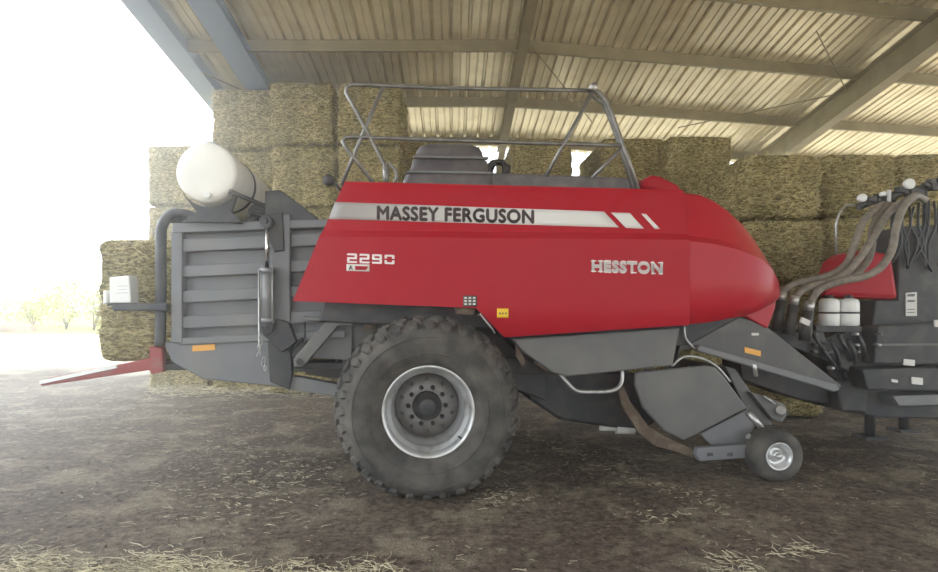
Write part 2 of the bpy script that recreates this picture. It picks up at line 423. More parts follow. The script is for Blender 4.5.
# ---- wheels
wc = L(428.5, 412, -.18); wu = wc.x; wz = .765
def main_wheel(v0, sgn):
    def V(a): return v0+sgn*a
    rim = MB()
    prof = [(-.005, .405), (-.022, .410), (-.03, .402), (-.022, .388), (.03, .372), (.055, .362), (.075, .335), (.10, .33), (.20, .325), (.22, .315), (.30, .31), (.40, .30)]
    rim.lathe([(V(a), r) for a, r in prof], (wu, 0, wz), 64)
    rim.lathe([(V(.62), .40), (V(.60), .38), (V(.45), .33), (V(.40), .30)], (wu, 0, wz), 64)
    o = rim.build('wheel', RIM, baler, solid=.006, label='silver wheel rim with deep dish')
    d = MB(); d.lathe([(V(.39), .31), (V(.37), .29), (V(.36), .25), (V(.33), .21), (V(.33), .15), (V(.33), .02)], (wu, 0, wz), 48)
    d.build('wheel_disc', DISC, o, solid=.006, label='dusty grey dished disc')
    hb_ = MB(); hb_.lathe([(V(.33), .135), (V(.27), .135), (V(.24), .125), (V(.235), .09), (V(.20), .085), (V(.19), .07), (V(.19), .001)], (wu, 0, wz), 32)
    hb_.build('hub', DARK, o, label='black wheel hub')
    for k in range(10):
        t = 2*math.pi*k/10; b = MB(); cc = (wu+.175*math.cos(t), 0, wz+.175*math.sin(t))
        b.lathe([(V(.335), .022), (V(.30), .022), (V(.295), .018), (V(.275), .012), (V(.275), .001)], cc, 6)
        b.build('lug_nut', DARK, o)
    for k in range(10):
        t = 2*math.pi*(k+.5)/10; b = MB(); cc = (wu+.245*math.cos(t), 0, wz+.245*math.sin(t))
        b.lathe([(V(.357), .018), (V(.340), .018), (V(.338), .001)], cc, 10)
        b.build('rim_bolt', GREYP, o)
    t_ = MB()
    tp = [(.0, .395), (-.035, .41), (-.075, .45), (-.105, .51), (-.115, .58), (-.10, .65), (-.068, .70), (-.02, .735), (.05, .763), (.18, .795), (.30, .803), (.42, .795), (.55, .763), (.62, .735), (.668, .70), (.70, .65), (.715, .58), (.705, .51), (.675, .45), (.635, .41), (.60, .395)]
    tp = [(a, .395+(r-.395)*1.045) for a, r in tp]
    t_.lathe([(V(a), r) for a, r in tp], (wu, 0, wz), 96)
    # moulded ring lines on the sidewall
    for rr, aa in ((.52, -.112), (.66, -.104)):
        t_.lathe([(V(aa+.006), rr-.008), (V(aa-.005), rr), (V(aa+.006), rr+.008)], (wu, 0, wz), 96)
    # tread blocks: zig-zag diamond lugs
    def surf(a):
        for (a0, r0), (a1, r1) in zip(tp[5:16], tp[6:16]):
            if a0 <= a <= a1: return r0+(r1-r0)*(a-a0)/(a1-a0)
        return .66
    def block(t0, pts, hgt):
        # pts: (axial, angle offset deg)
        nb = len(pts)
        def P(a, da, h, sh=1):
            r = surf(a)+h; t = t0+R(da*sh); return (wu+r*math.cos(t), V(a), wz+r*math.sin(t))
        ca = sum(p[0] for p in pts)/nb; cd = sum(p[1] for p in pts)/nb
        base = [P(a, d, -.01) for a, d in pts]
        topp = [P(ca+(a-ca)*.88, cd+(d-cd)*.88, hgt) for a, d in pts]
        i = len(t_.v); t_.v += base+topp
        t_.f.append(tuple(range(i+nb, i+2*nb))); t_.sm.append(False)
        for k in range(nb):
            k2 = (k+1) % nb; t_.f.append((i+k, i+k2, i+nb+k2, i+nb+k)); t_.sm.append(False)
    NB = 32
    for k in range(NB):
        t0 = 2*math.pi*k/NB
        block(t0, [(-.062, -3.2), (-.04, -4.3), (.035, -3.6), (.075, 0.5), (.035, 3.0), (-.03, 2.2), (-.07, .4)], .030)
        block(t0+R(6), [(.665, -3.2), (.64, -4.3), (.565, -3.6), (.525, 0.5), (.565, 3.0), (.63, 2.2), (.67, .4)], .030)
        block(t0+R(6), [(.06, -1), (.12, -4.6), (.17, -3), (.20, 0), (.15, 3.6), (.11, 4)], .03)
        block(t0+R(6), [(.24, -2), (.30, -4.8), (.36, -2), (.36, 2), (.30, 4.8), (.24, 2)], .03)
        block(t0, [(.40, -1), (.46, -4.6), (.51, -3), (.54, 0), (.49, 3.6), (.45, 4)], .03)
    fl_ = []
    for (x_, y_, z_) in t_.v:
        if z_ < .10: z_ = max(.004, z_*.96+.004) if z_ > 0 else .004
        fl_.append((x_, y_, z_))
    t_.v = fl_
    t_.build('tire', RUB, o, label='wide black tire with diamond tread blocks')
    v_ = MB(); v_.tube([(wu+.37*math.cos(R(-40)), V(-.005), wz+.37*math.sin(R(-40))), (wu+.34*math.cos(R(-40)), V(-.03), wz+.34*math.sin(R(-40)))], .008, 8)
    v_.build('valve_stem', DARK, o)
main_wheel(-.16, 1)
main_wheel(W+.16, -1)

# ---- bale chamber (rear, left)
cv = .68
for mir in (False, True):
    def Y_(v): return W-v if mir else v
    mb = MB(); mb.prism(poly([(180, 230), (352, 222), (352, 360), (180, 352)], cv), Y_(cv), Y_(cv+.05)); mb.build('chamber_wall', GREY, baler, bevel=.006)
    mb = MB()
    def rail(x0, ya0, yb0, x1, ya1, yb1, va, vb):
        m2 = MB(); m2.prism(poly([(x0, ya0), (x1, ya1), (x1, yb1), (x0, yb0)], va), Y_(va), Y_(vb)); return m2
    for (a, b) in ((238, 251), (264.5, 276.5), (290, 302), (315.5, 328)):
        rail(181, a+1, b+1, 352, a-7, b-7, cv-.10, cv).build('chamber_rib', GREY, baler, bevel=.012, label='horizontal grey channel rib')
    rail(172, 223, 233, 330, 219, 227, cv-.14, cv+.02).build('chamber_top_rail', GREY, baler, bevel=.01)
    rail(178, 338, 345, 345, 330, 338, cv-.12, cv).build('chamber_bottom_rail', GREY, baler, bevel=.01)
    m2 = MB(); m2.prism(poly([(171, 232), (182, 232), (182, 343), (171, 343)], cv-.13), Y_(cv-.13), Y_(cv+.05)); m2.build('end_post', GREY, baler, bevel=.01)
    m2 = MB(); m2.prism(poly([(163, 342), (285, 337), (288, 388), (203, 379), (172, 362)], cv-.08), Y_(cv-.08), Y_(cv-.02)); lp = m2.build('lower_side_plate', GREY, baler, bevel=.012)
    m2 = MB(); m2.prism(poly([(192.5, 345.5), (215, 344), (215, 350), (192.5, 351.5)], cv-.085), Y_(cv-.088), Y_(cv-.075)); m2.build('reflector', ORA, lp, label='orange side reflector')
    m2 = MB(); m2.prism(poly([(267, 341), (289, 339), (292, 375), (289, 390), (270, 382)], cv-.14), Y_(cv-.14), Y_(cv-.02)); m2.build('corner_bracket', DARK, baler, bevel=.01)
    m2 = MB(); m2.prism(poly([(284, 376), (300, 377), (345, 386), (345, 398), (284, 389)], cv-.08), Y_(cv-.08), Y_(cv+.06)); m2.build('frame_beam', GREY, baler, bevel=.008)
    m2 = MB(); m2.prism(poly([(271, 214), (290, 214), (290, 344), (271, 344)], cv-.15), Y_(cv-.15), Y_(cv-.02)); m2.build('upright_beam', GREY, baler, bevel=.012)
    m2 = MB(); m2.prism(poly([(265, 191), (279, 190), (283, 192), (318, 218), (318, 221), (265, 221)], cv-.12), Y_(cv-.12), Y_(cv-.06)); m2.build('gusset_plate', DARK, baler, bevel=.008)
# rear frame hoop
mb = MB()
for yv in (cv-.08, 2.6-cv+.08):
    mb.tube([L(160, 346, yv) if yv < 1 else Vector((L(160, 346, cv-.08).x, yv, L(160, 346, cv-.08).z))]+[Vector((L(x, y, cv-.08).x, yv, L(x, y, cv-.08).z)) for x, y in ((161, 300), (161, 240), (163, 224), (172, 214), (188, 215), (204, 222))], .05, 12, 5)
xx = L(170, 217, cv-.08)
mb.tube([(xx.x, cv-.08, xx.z), (xx.x, 2.6-cv+.08, xx.z)], .05, 12)
mb.build('rear_hoop', DARK, baler, label='thick dark tube frame round the rear end')
# chamber floor
a = L(165, 364, .75); b_ = L(345, 352, .75)
mb = MB(); mb.box(a.x, b_.x, .72, 1.88, a.z-.06, a.z); mb.build('chamber_floor', DARK, baler)
# lift cylinder
cl = cv-.24
def pt(px, py, v): return L(px, py, v)
mb = MB()
A_ = pt(267, 268, cl); B_ = pt(267, 323, cl)
mb.tube([A_, B_], .066, 18); mb.tube([A_+Vector((0, 0, .0)), A_-Vector((0, 0, .05))], .075, 18); mb.tube([B_, B_+Vector((0, 0, .05))], .075, 18)
cyl = mb.build('lift_cylinder', CYL, baler, label='upright grey hydraulic cylinder')
mb = MB(); mb.tube([pt(267, 224, cl), A_], .020, 12); mb.build('piston_rod', CHROME, cyl, label='polished piston rod')
mb = MB()
for dx in (-5.5, 5.5):
    mb.tube([pt(267+dx, 266, cl-.04), pt(267+dx, 326, cl-.04)], .010, 8)
mb.tube([pt(259, 270, cl-.06), pt(259, 345, cl-.06), pt(262, 352, cl-.06)], .010, 8)
mb.build('tie_rod', STEEL, cyl)
mb = MB()
for (x, y, r_) in ((267, 222, .06), (267, 327, .07)):
    c_ = pt(x, y, cl); mb.lathe([(-.06, .001), (-.06, r_), (.16, r_), (.16, .001)], c_, 18)
    mb.lathe([(-.09, .001), (-.09, .025), (-.06, .025)], c_, 12)
    mb.build('pivot_eye', DARK, cyl, bevel=.006); mb = MB()
mb.prism(poly([(262, 318), (273, 318), (288, 322), (296, 342), (282, 352), (262, 334)], cl+.02), cl+.02, cl+.14)
mb.build('pivot_bracket', DARK, cyl, bevel=.006); mb = MB()
mb.prism(poly([(262, 216), (282, 212), (284, 250), (274, 252), (266, 232)], cl+.06), cl+.06, cl+.12)
mb.build('pivot_bracket', DARK, cyl, bevel=.006)
mb = MB()
for k in range(8):
    p = pt(260+(k % 2)*1.3-k*.35+ (k>4)*k*.9, 338+k*4.3, cl-.05)
    ring = [p+Vector((.012*math.cos(t), .0 if k % 2 else .012*math.cos(t), .026*math.sin(t))) for t in [2*math.pi*j/8 for j in range(9)]]
    mb.tube(ring, .005, 6, cap=False)
mb.build('safety_chain', STEEL, cyl)
# support arm below the panel
mb = MB(); mb.prism(poly([(303, 316), (354, 319), (352, 325), (338, 326), (303, 367), (294, 367), (293, 359), (325, 322), (303, 320)], .45), .45, .55)
mb.build('support_arm', GREYP, baler, bevel=.008)
mb = MB(); mb.tube([L(300, 362, .42), L(300, 362, .58)], .035, 14); mb.tube([L(305, 322, .5), L(305, 350, .5)], .010, 8)
mb.tube([L(290, 352, .5), L(303, 338, .5)], .014, 8); mb.build('arm_pin', DARK, baler)
mb = MB(); mb.prism(poly([(362, 318), (378, 318), (376, 322), (374, 330), (364, 330)], .5), .5, .56); mb.build('hanger_bracket', RUST, baler, bevel=.005); mb = MB(); mb.prism(poly([(455, 307), (475, 308), (474, 315), (456, 314)], .05), .05, .12)
mb.build('hanger_bracket', RUST, baler, bevel=.005)
mb = MB(); mb.prism(poly([(350, 322), (460, 318), (470, 335), (470, 350), (330, 350)], .75), .75, .85); mb.build('frame_side_plate', GREYP, baler, bevel=.01)

# rear box, bar and ramp
mb = MB(); mb.prism(poly([(112, 303), (168, 303), (168, 311), (113, 311)], .5), .48, .56); rb = mb.build('rear_bar', DARK, baler, bevel=.015)
mb = MB(); mb.prism(poly([(111, 277.5), (131, 275.5), (133, 303), (111.5, 303)], .5), .46, .64); bx_ = mb.build('rear_light_box', WHITE, rb, bevel=.012, label='white box on the rear bar')
mb = MB(); mb.prism(poly([(104, 291), (107.5, 290), (107.5, 303), (104, 304)], .5), .48, .58); mb.build('rear_lamp', WHITE, rb, bevel=.006)
mb = MB(); mb.prism(poly([(107, 304), (114, 303), (114, 306), (107, 306)], .5), .50, .55); mb.build('lamp_arm', DARK, rb)
bp_ = MB()
for j, (a0, a1) in enumerate(((118, 127), (119, 126), (116.5, 128))):
    y = 286+j*3.4; bp_.prism(poly([(a0, y), (a1, y-.4), (a1, y+.2), (a0, y+.6)], .459), .4585, .462)
bp_.build('printed_lines', STEEL, rb)
ramp_pts = [(150, 346), (163, 348), (164, 372), (152, 374), (150, 370), (42, 386), (40, 381), (150, 358)]
mb = MB(); p_ = poly(ramp_pts, .64)
mb.prism(p_, .62, .72); ramp = mb.build('bale_ramp', REDW, baler, bevel=.012, label='long worn red bale ramp rail at the rear')
mb = MB(); mb.prism(p_, 1.88, 1.98)
q0 = uz(150, 366, .64); q1 = uz(44, 382.5, .64)
for k in range(5):
    t = k/4+.0; x = q0[0]+(q1[0]-q0[0])*min(t, .97); z = q0[1]+(q1[1]-q0[1])*min(t, .97); mb.tube([(x, .70, z), (x, 1.90, z)], .035, 12)
mb.build('ramp_frame', REDW, ramp)
mb = MB(); mb.prism(poly([(40, 380.5), (117, 364.5), (117, 368), (41, 384)], .615), .60, .70); mb.build('ramp_edge', WHITE, ramp, label='white strip along the top edge of the ramp')  # white strip along the rail's upper edge

# white tank
tc_ = L(207, 172.5, .38)
mb = MB(); rad = .283
mb.lathe([(-.035, .001), (-.033, .15), (-.028, .24), (-.012, .272), (.015, rad), (.58, rad), (2.0, rad), (2.25, rad), (2.28, .26), (2.30, .001)], tc_, 48)
tank = mb.build('liquid_tank', TANK, baler, label='white plastic cylinder tank on the rear')
mb = MB(); mb.lathe([(.62, rad+.002), (.62, rad+.008), (.68, rad+.008), (.68, rad+.002)], tc_, 48); mb.build('tank_strap', DARK, tank, label='dark strap round the tank'); mb = MB(); mb.lathe([(1.5, rad+.002), (1.5, rad+.008), (1.56, rad+.008), (1.56, rad+.002)], tc_, 48)
mb.build('tank_strap', DARK, tank, label='dark strap round the tank')
mb = MB(); mb.lathe([(0, .07), (.04, .07), (.045, .001)], tc_+Vector((-.02, .12, rad-.01)), 20, ax='z'); mb.build('tank_cap', WHITE, tank); mb = MB(); mb.tube([tc_+Vector((.02, -.035, -.22)), tc_+Vector((.02, -.07, -.22))], .03, 12)
mb.build('drain_plug', WHITE, tank)
mb = MB()
for vv in (.45, 1.4, 2.05):
    a = [(tc_.x+(rad+.03)*math.cos(R(t)), tc_.z+(rad+.03)*math.sin(R(t))) for t in range(215, 326, 10)]
    zb = L(200, 222, .6).z
    mb = MB(); mb.prism(a+[(tc_.x+.20, tc_.z-.36), (tc_.x+.30, zb-.02), (tc_.x-.26, zb-.02), (tc_.x-.12, tc_.z-.36)], vv, vv+.06)
    mb.build('tank_cradle', DARK, baler, bevel=.008)
mb = MB(); mb.tube([L(229, 191, .32), L(265, 206, .42)], .022, 10); mb.build('lever_arm', DARK, baler)
mb = MB()
for k in range(4):
    mb.tube([L(248, 218, .6+.03*k), L(252, 207+k*2, .6), L(262, 207+k*3, .58), L(270, 216, .6+.02*k)], .018, 8, 4)
mb.build('hose_bundle', BHOSE, baler)
# work lamp at left of panel
mb = MB(); mb.tube([L(341, 190, .35), L(334, 183, .35)], .016, 8); c_ = L(329, 181, .35)
mb.lathe([(-.05, .001), (-.05, .055), (.0, .05), (.05, .03), (.05, .001)], c_, 16); mb.build('side_lamp', DARK, baler, label='small dark lamp on a stalk')

# ---- hand rails
vr = .45
def rail_tube(pts, r, v=vr, name='hand_rail', sm=0, label=None):
    m_ = MB(); m_.tube([L(p[0], p[1], p[2] if len(p) > 2 else v) for p in pts], r*.9, 10, sm); return m_.build(name, RAILM, baler, label=label)
rail_tube([(386, 186), (386, 168), (380, 156), (352, 103), (346, 92), (347, 86.5), (354, 84.5), (380, 85.5), (440, 88), (520, 89.5), (592, 90.5)], .022, label='upper steel hand rail')
rail_tube([(376, 186), (346, 148), (343, 141), (346, 137.5), (354, 137), (440, 140), (530, 143), (622, 145.5)], .022, label='lower steel hand rail')
rail_tube([(341, 186), (362, 136), (383, 87)], .022, name='rail_brace')
rail_tube([(392, 186), (397, 178), (396, 171), (389, 163)], .018, name='rail_brace')
rail_tube([(386, 165), (386, 186)], .035, name='rail_socket')
rail_tube([(638, 190), (626, 155), (613, 118), (606, 101), (599, 93), (592, 88)], .028, label='right hand rail post')
rail_tube([(633, 190, .65), (621, 150, .65), (609, 117, .65), (603, 104, .65), (595, 98, .6), (590, 93, .5)], .020, name='rail_post')
rail_tube([(592, 93), (567, 138), (546, 176)], .022, name='rail_brace')
rail_tube([(622, 147), (607, 163), (592, 178)], .020, name='rail_brace')
mb = MB(); c_ = L(593, 88, vr); mb.lathe([(-.05, .001), (-.05, .04), (.05, .04), (.05, .001)], c_, 10); mb.build('rail_clamp', STEEL, baler)

# ---- lower front shields
mb = MB(); mb.prism(poly([(512, 339), (680, 327.5), (673, 365.5), (600, 373.5), (568, 376.5), (553, 373), (523, 352)], .16), .16, .26)
mb.build('lower_side_shield', GREYP, baler, bevel=.015, label='grey shield under the red side panel')
mb = MB(); mb.prism(poly([(684, 327), (742, 317), (766, 326), (842, 386), (836, 391), (755, 366), (700, 349), (682, 350), (676, 362)], .42), .42, .50)
fp = mb.build('front_frame_plate', GREYD, baler, bevel=.01, label='dark sloping plate ahead of the pickup')
mb = MB(); mb.prism(poly([(745, 347), (761, 351), (761, 356.5), (745, 352.5)], .41), .412, .425); mb.build('reflector', ORA, fp, label='orange reflector on the sloping plate')
mb = MB(); mb.prism(poly([(752, 333), (759, 333), (759, 335.5), (752, 335.5)], .41), .412, .425); mb.build('plate_label', LAB, fp)
mb = MB(); mb.tube([L(684, 326, .36), L(685, 337, .36), L(690, 344, .36), L(700, 350, .36), L(755, 367, .36)], .013, 8, 4); mb.build('control_cable', STEEL, baler)
mb = MB(); mb.prism(poly([(698, 347), (700, 345), (838, 385), (840, 390), (835, 392), (698, 351)], .30), .30, .40); mb.build('lift_bar', GREY, baler, bevel=.015, label='long grey bar sloping down to the front')
mb = MB(); mb.tube([L(754, 363, .30), L(756, 376, .34)], .022, 10); mb.build('bar_bolt', STEEL, baler)
# drawbar towards the next machine
mb = MB(); mb.prism(poly([(735, 352), (780, 350), (850, 395), (848, 408), (800, 400), (740, 380)], 1.15), 1.1, 1.5); mb.build('drawbar', DARK, baler, bevel=.02)
# step handle
mb = MB(); mb.tube([L(560, 374, .24), L(566, 381, .2), L(576, 390.5, .18), (L(590, 392, .18)), L(608, 391.5, .18), L(618, 388, .19), L(622, 380, .22), L(622, 370, .24)], .019, 10, 4)
mb.build('grab_handle', STEEL, baler, label='bent steel grab tube under the shield')
mb = MB(); mb.prism(poly([(516, 342), (521, 352), (526, 362), (522, 366), (516, 356)], .2), .2, .24); mb.tube([L(535, 361, .2), L(548, 371, .2)], .02, 10); mb.build('rusty_edge', RUST, baler)

# ---- pickup
mb = MB()
mb.prism(poly([(636, 372), (705, 365.5), (716, 367), (724, 376), (748, 408.5), (684, 441), (664, 431), (643, 408), (635, 385)], .25), .25, .30)
mb.build('pickup_shield', GREYP, baler, bevel=.02, seg=3, label='large grey shield over the pickup end')
mb = MB(); mb.prism(poly([(700, 434), (748, 409), (756, 424), (748, 444), (712, 446)], .33), .33, .37); mb.build('pickup_side_plate', GREY, baler, bevel=.01)
mb = MB(); pl = poly([(617, 388), (623, 386), (630, 402), (648, 426), (664, 436), (699, 452), (697, 459), (672, 450), (655, 446), (638, 432), (624, 410)], .32); mb.prism(pl, .30, .36)
mb.build('pickup_skid', RUST, baler, bevel=.004, label='rusty curved strip below the pickup')
mb = MB(); mb.prism(poly([(697, 447.5), (748, 444), (748, 457.5), (699, 461), (695, 455)], .20), .18, .26); ga = mb.build('gauge_wheel_bracket', GREY, baler, bevel=.012)
mb = MB()
for x in (707, 727):
    mb.prism(poly([(x, 453), (x+6, 452.6), (x+6, 456), (x, 456.4)], .179), .1785, .186)
mb.build('bracket_slot', DARK, ga)
mb = MB(); mb.tube([L(748, 412, .32), L(765, 432, .30)], .03, 12); mb.tube([L(748, 436, .2), L(776, 456, .3)], .028, 12); mb.build('gauge_wheel_arm', STEEL, baler)
gc = L(778.5, 456.5, .04); gr_ = .256; gc.z = gr_-.003
gw = MB(); gw.lathe([(-.005, .135), (-.02, .132), (-.01, .118), (.02, .105), (.045, .09), (.05, .045), (.02, .04), (.01, .03), (.01, .001)], gc, 40); gwo = gw.build('gauge_wheel', RIM, baler, solid=.004, label='small silver gauge wheel')
gt = MB(); prof = [(.0, .13), (-.03, .15), (-.04, .185), (-.03, .22), (-.005, .243), (.04, .254), (.09, .256), (.14, .254), (.185, .243), (.21, .22), (.22, .185), (.21, .15), (.18, .13)]
gt.lathe(prof, gc, 56); gt.lathe([(.18, .13), (.05, .12), (.0, .13)], gc, 56)
gt.build('tire', RUB, gwo, label='small smooth black tire')
gb = MB(); gb.lathe([(.02, .03), (-.02, .028), (-.03, .02), (-.03, .001)], gc, 20); gb.build('hub', STEEL, gwo)
# pickup reel
rc = L(712, 405, .5)
mb = MB(); mb.lathe([(.0, .001), (.0, .20), (1.7, .20), (1.7, .001)], Vector((rc.x, .42, rc.z)), 32)
for k in range(16):
    for a in range(4):
        t = R(90*a+k*11); vv = .48+k*.1
        mb.tube([(rc.x+.19*math.cos(t), vv, rc.z+.19*math.sin(t)), (rc.x+.36*math.cos(t), vv, rc.z+.36*math.sin(t))], .006, 5)
mb.build('pickup_reel', DARK, baler, label='dark tined pickup reel')
mb = MB(); mb.prism(poly([(750, 392), (762, 395), (786, 405), (788, 415), (782, 423), (772, 419), (760, 404)], .40), .40, .50)
mb.prism(poly([(724, 366), (735, 369), (772, 425), (752, 425)], .5), .48, 2.1)
mb.build('pickup_end_plate', GREYP, baler, bevel=.012)
mb = MB(); mb.tube([L(781, 410, .34), L(779, 418, .55)], .045, 14); mb.tube([L(764, 396, .36), L(775, 404, .36)], .012, 8); mb.build('roller_end', STEEL, baler)
mb = MB(); mb.tube([L(672, 366, .24), L(683, 357, .3), L(700, 358, .34), L(716, 366, .34), L(730, 382, .34)], .014, 8, 4); mb.build('pickup_hose', STEEL, baler)
mb = MB(); mb.tube([L(616, 428.5, .95), L(634, 429.5, .95)], .055, 16); mb.tube([L(600, 428, .95), L(616, 428.5, .95)], .03, 12); mb.build('oil_filter', LAB, baler, label='pale canister low under the body')
mb = MB(); mb.prism(poly([(520, 368), (640, 374), (660, 420), (640, 432), (560, 420), (530, 400)], .9), .9, 1.9); mb.build('stuffer_housing', DARK, baler, bevel=.03)

# ================================================================== bale in the chamber
def bale_mesh(name, sx, sy, sz, seed, strands=1500, bands=7, band_ax=2, amp=.02, rr=.09):
    """box from (0..sx, 0..sy, 0..sz) with rounded, lumpy, banded faces and loose stalks"""
    rnd = random.Random(seed); off = Vector((seed*13.1, seed*7.7, seed*3.3))
    bm = bmesh.new(); bmesh.ops.create_cube(bm, size=1)
    bmesh.ops.subdivide_edges(bm, edges=bm.edges, cuts=21, use_grid_fill=True)
    def warp(p):
        q = Vector(p)
        # soften edges
        r = rr
        e = [abs(c_)*2 for c_ in q]
        P = Vector((q.x*sx, q.y*sy, q.z*sz))
        h = Vector((sx/2, sy/2, sz/2))
        inner = Vector([max(-h[i]+r, min(h[i]-r, P[i])) for i in range(3)])
        d = P-inner
        if d.length > 1e-6: P = inner+d.normalized()*min(d.length, r) if sum(1 for i in range(3) if abs(d[i]) > 1e-6) > 1 else P
        nrm = (P-inner).normalized() if (P-inner).length > 1e-6 else Vector((0, 0, 0))
        n1 = noise.noise(P*3.2+off); n2 = noise.noise(P*11+off); 
        band = abs(math.sin(math.pi*bands*(P[band_ax]/(sx, sy, sz)[band_ax]+.5)))**.6
        k = amp*1.3*n1+amp*.9*n2+(band-.8)*.028
        if abs(nrm.z) > .9: k *= .4
        P = P+nrm*k
        return P
    for v in bm.verts: v.co = warp(v.co)
    me = bpy.data.meshes.new(name); bm.to_mesh(me); bm.free()
    V = [tuple(v.co) for v in me.vertices]; Fc = [tuple(p.vertices) for p in me.polygons]
    polys = [(p.center.copy(), p.normal.copy()) for p in me.polygons if p.normal.z > -.5 and p.normal.y < .6]
    ns = len(Fc)
    for _ in range(strands):
        c_, n_ = rnd.choice(polys)
        c_ = c_+Vector((rnd.uniform(-.03, .03), rnd.uniform(-.03, .03), rnd.uniform(-.03, .03)))
        d = Vector((rnd.gauss(0, 1), rnd.gauss(0, 1), rnd.gauss(0, .45))); d = (d-n_*d.dot(n_)*.75).normalized()
        l = rnd.uniform(.03, .10); w = rnd.uniform(.002, .0042); s_ = d.cross(n_).normalized()*w
        p0 = c_+n_*.004; p1 = c_+d*l*.5+n_*(.012+rnd.random()*.015); p2 = c_+d*l+n_*rnd.uniform(-.005, .04)
        i = len(V); V += [tuple(p0-s_), tuple(p0+s_), tuple(p1+s_), tuple(p1-s_), tuple(p2+s_*.5), tuple(p2-s_*.5)]
        Fc += [(i, i+1, i+2, i+3), (i+3, i+2, i+4, i+5)]
    me2 = bpy.data.meshes.new(name); me2.from_pydata(V, [], Fc)
    me2.materials.append(HAY); me2.materials.append(HAYST)
    for k, p in enumerate(me2.polygons):
        p.material_index = 1 if k >= ns else 0; p.use_smooth = k < ns
    # origin to the bottom centre
    me2.transform(Matrix.Translation((0, 0, sz/2)))
    bpy.data.meshes.remove(me)
    return me2
a = L(96, 361, .76); zt_ = L(96, 236, .76).z
bl = 2.4; bh = 1.25
me = bale_mesh('hay_bale', bl, 1.03, bh, 5, 7000, 6, 2)
eb = bpy.data.objects.new('hay_bale', me); COL.objects.link(eb)
lc = Vector((a.x+bl/2, 1.30, L(165, 364, .75).z+.005))
eb.location = ROOT+UA*lc.x+VA*lc.y+Vector((0, 0, lc.z)); eb.rotation_euler = (0, 0, TH)
tag(eb, 'square hay bale sticking out of the rear end of the red baler', 'hay bale')

# ================================================================== bale stacks
BW, BD, BH = 1.20, 2.3, 1.235
tall = [bale_mesh('hay_bale', BW, BD, 1.235, s_, 4500, 5+s_ % 3) for s_ in (1, 2, 3)]
tall5 = [bale_mesh('hay_bale', BW, 1.6, 1.19, s_, 4500, 5+s_ % 3) for s_ in (4, 6, 7)]
low = [bale_mesh('hay_bale', 1.22, BD, 1.0, s_, 4500, 8, rr=.2, amp=.03) for s_ in (8, 9)]
stacks = [ # px centre, Y front, levels, kind, description, top py
    (177, 12.1, 4, 0, 'of the leftmost stack, behind the tank'),
    (243, 11.75, 5, 0, 'of the tall stack under the gable beam'),
    (301, 11.4, 5, 0, 'of the tall stack left of the rails'),
    (369, 11.4, 5, 0, 'of the tall stack behind the left rail end'),
    (431, 12.3, 4, 0, 'of the stack behind the charcoal cover'),
    (542, 12.0, 4, 0, 'in the stack right of the steel column'),
    (633, 12.0, 4, 0, 'of the stack behind the right rail post'),
    (700, 11.4, 4, 1, 'of the stack directly above the red nose'),
    (786.5, 8.95, 4, 1, 'of the broad stack right of the nose'),
    (862, 9.9, 4, 1, 'in the stack behind the beige hoses'),
    (939, 9.9, 4, 1, 'of the rightmost stack'),
]
rnd = random.Random(11)
lv = {5: ['bottom bale', 'second bale up', 'middle bale', 'fourth bale up', 'top bale'], 4: ['bottom bale', 'second bale up', 'third bale up', 'top bale']}
for si, (px, Y, nl, kd, desc) in enumerate(stacks):
    z = 0
    hh = [BH, 1.0][kd]
    if si == 7: hh = BH
    if nl == 5: hh = 1.19
    if si > 8: hh = 1.06
    if si in (4, 5, 6): hh *= 1.025
    for k in range(nl):
        me = tall5[(si+k) % 3] if nl == 5 else (tall[(si+k) % 3] if hh > 1.2 else low[(si+k) % 2])
        o = bpy.data.objects.new('hay_bale', me); COL.objects.link(o)
        x = (px-CX)*Y/F
        o.location = (x+rnd.uniform(-.012, .012), Y+(1.6 if nl == 5 else BD)/2+rnd.uniform(-.04, .04), z+.001)
        o.rotation_euler = (0, 0, R(rnd.uniform(-1.0, 1.0)))
        z += hh-.004
        if si > 8: o.scale.z = 1.06
        if si in (4, 5, 6): o.scale.z = 1.025
        tag(o, 'square hay bale, %s %s' % (lv[nl][k], desc), 'hay bale', 'hay bales stacked along the back of the barn')

# ================================================================== second machine on the right
m2 = empty('farm_machine', (at(890, 400, 7.2).x, 7.2, 0), 0)
tag(m2, 'dark farm machine with beige hoses at the right edge of the barn', 'farm machine')
MO = Vector(m2.location)
def Q(px, py, Y): return at(px, py, Y)-MO
def qpoly(pts, Y): return [(Q(x, y, Y).x, Q(x, y, Y).z) for x, y in pts]
def mpart(name, pts, Y, d, m, bevel=.01, parent=None, label=None):
    b = MB(); b.prism(qpoly(pts, Y), Y-MO.y, Y+d-MO.y); return b.build(name, m, parent or m2, bevel=bevel, label=label)
mpart('main_frame', [(868, 330), (1010, 325), (1010, 420), (880, 418), (850, 412), (845, 372)], 6.75, 1.2, DARK, .02)
mpart('upper_housing', [(898, 300), (899, 238), (905, 226), (1010, 222), (1010, 322), (872, 328), (876, 300)], 7.0, .4, DARK, .02)
mpart('rear_housing', [(940, 235), (1010, 232), (1010, 330), (940, 330)], 7.5, 1.2, DARK, .02)
mpart('side_cover', [(878, 326), (1010, 320), (1010, 366), (874, 364)], 6.55, .25, DARK, .02)
mpart('lower_beam', [(862, 369), (1010, 367), (1010, 392), (868, 390)], 6.45, .3, DARK, .015)
mpart('skirt', [(893, 396), (1010, 392), (1010, 404), (899, 406)], 6.5, .3, GREY, .01, label='pale grey lower skirt')
mpart('gear_case', [(826, 338), (850, 326), (872, 332), (872, 380), (848, 392), (828, 372)], 6.8, .7, DARK, .04)
mpart('valve_block', [(800, 322), (822, 326), (828, 345), (812, 352), (798, 338)], 6.8, .4, GREYP, .01)
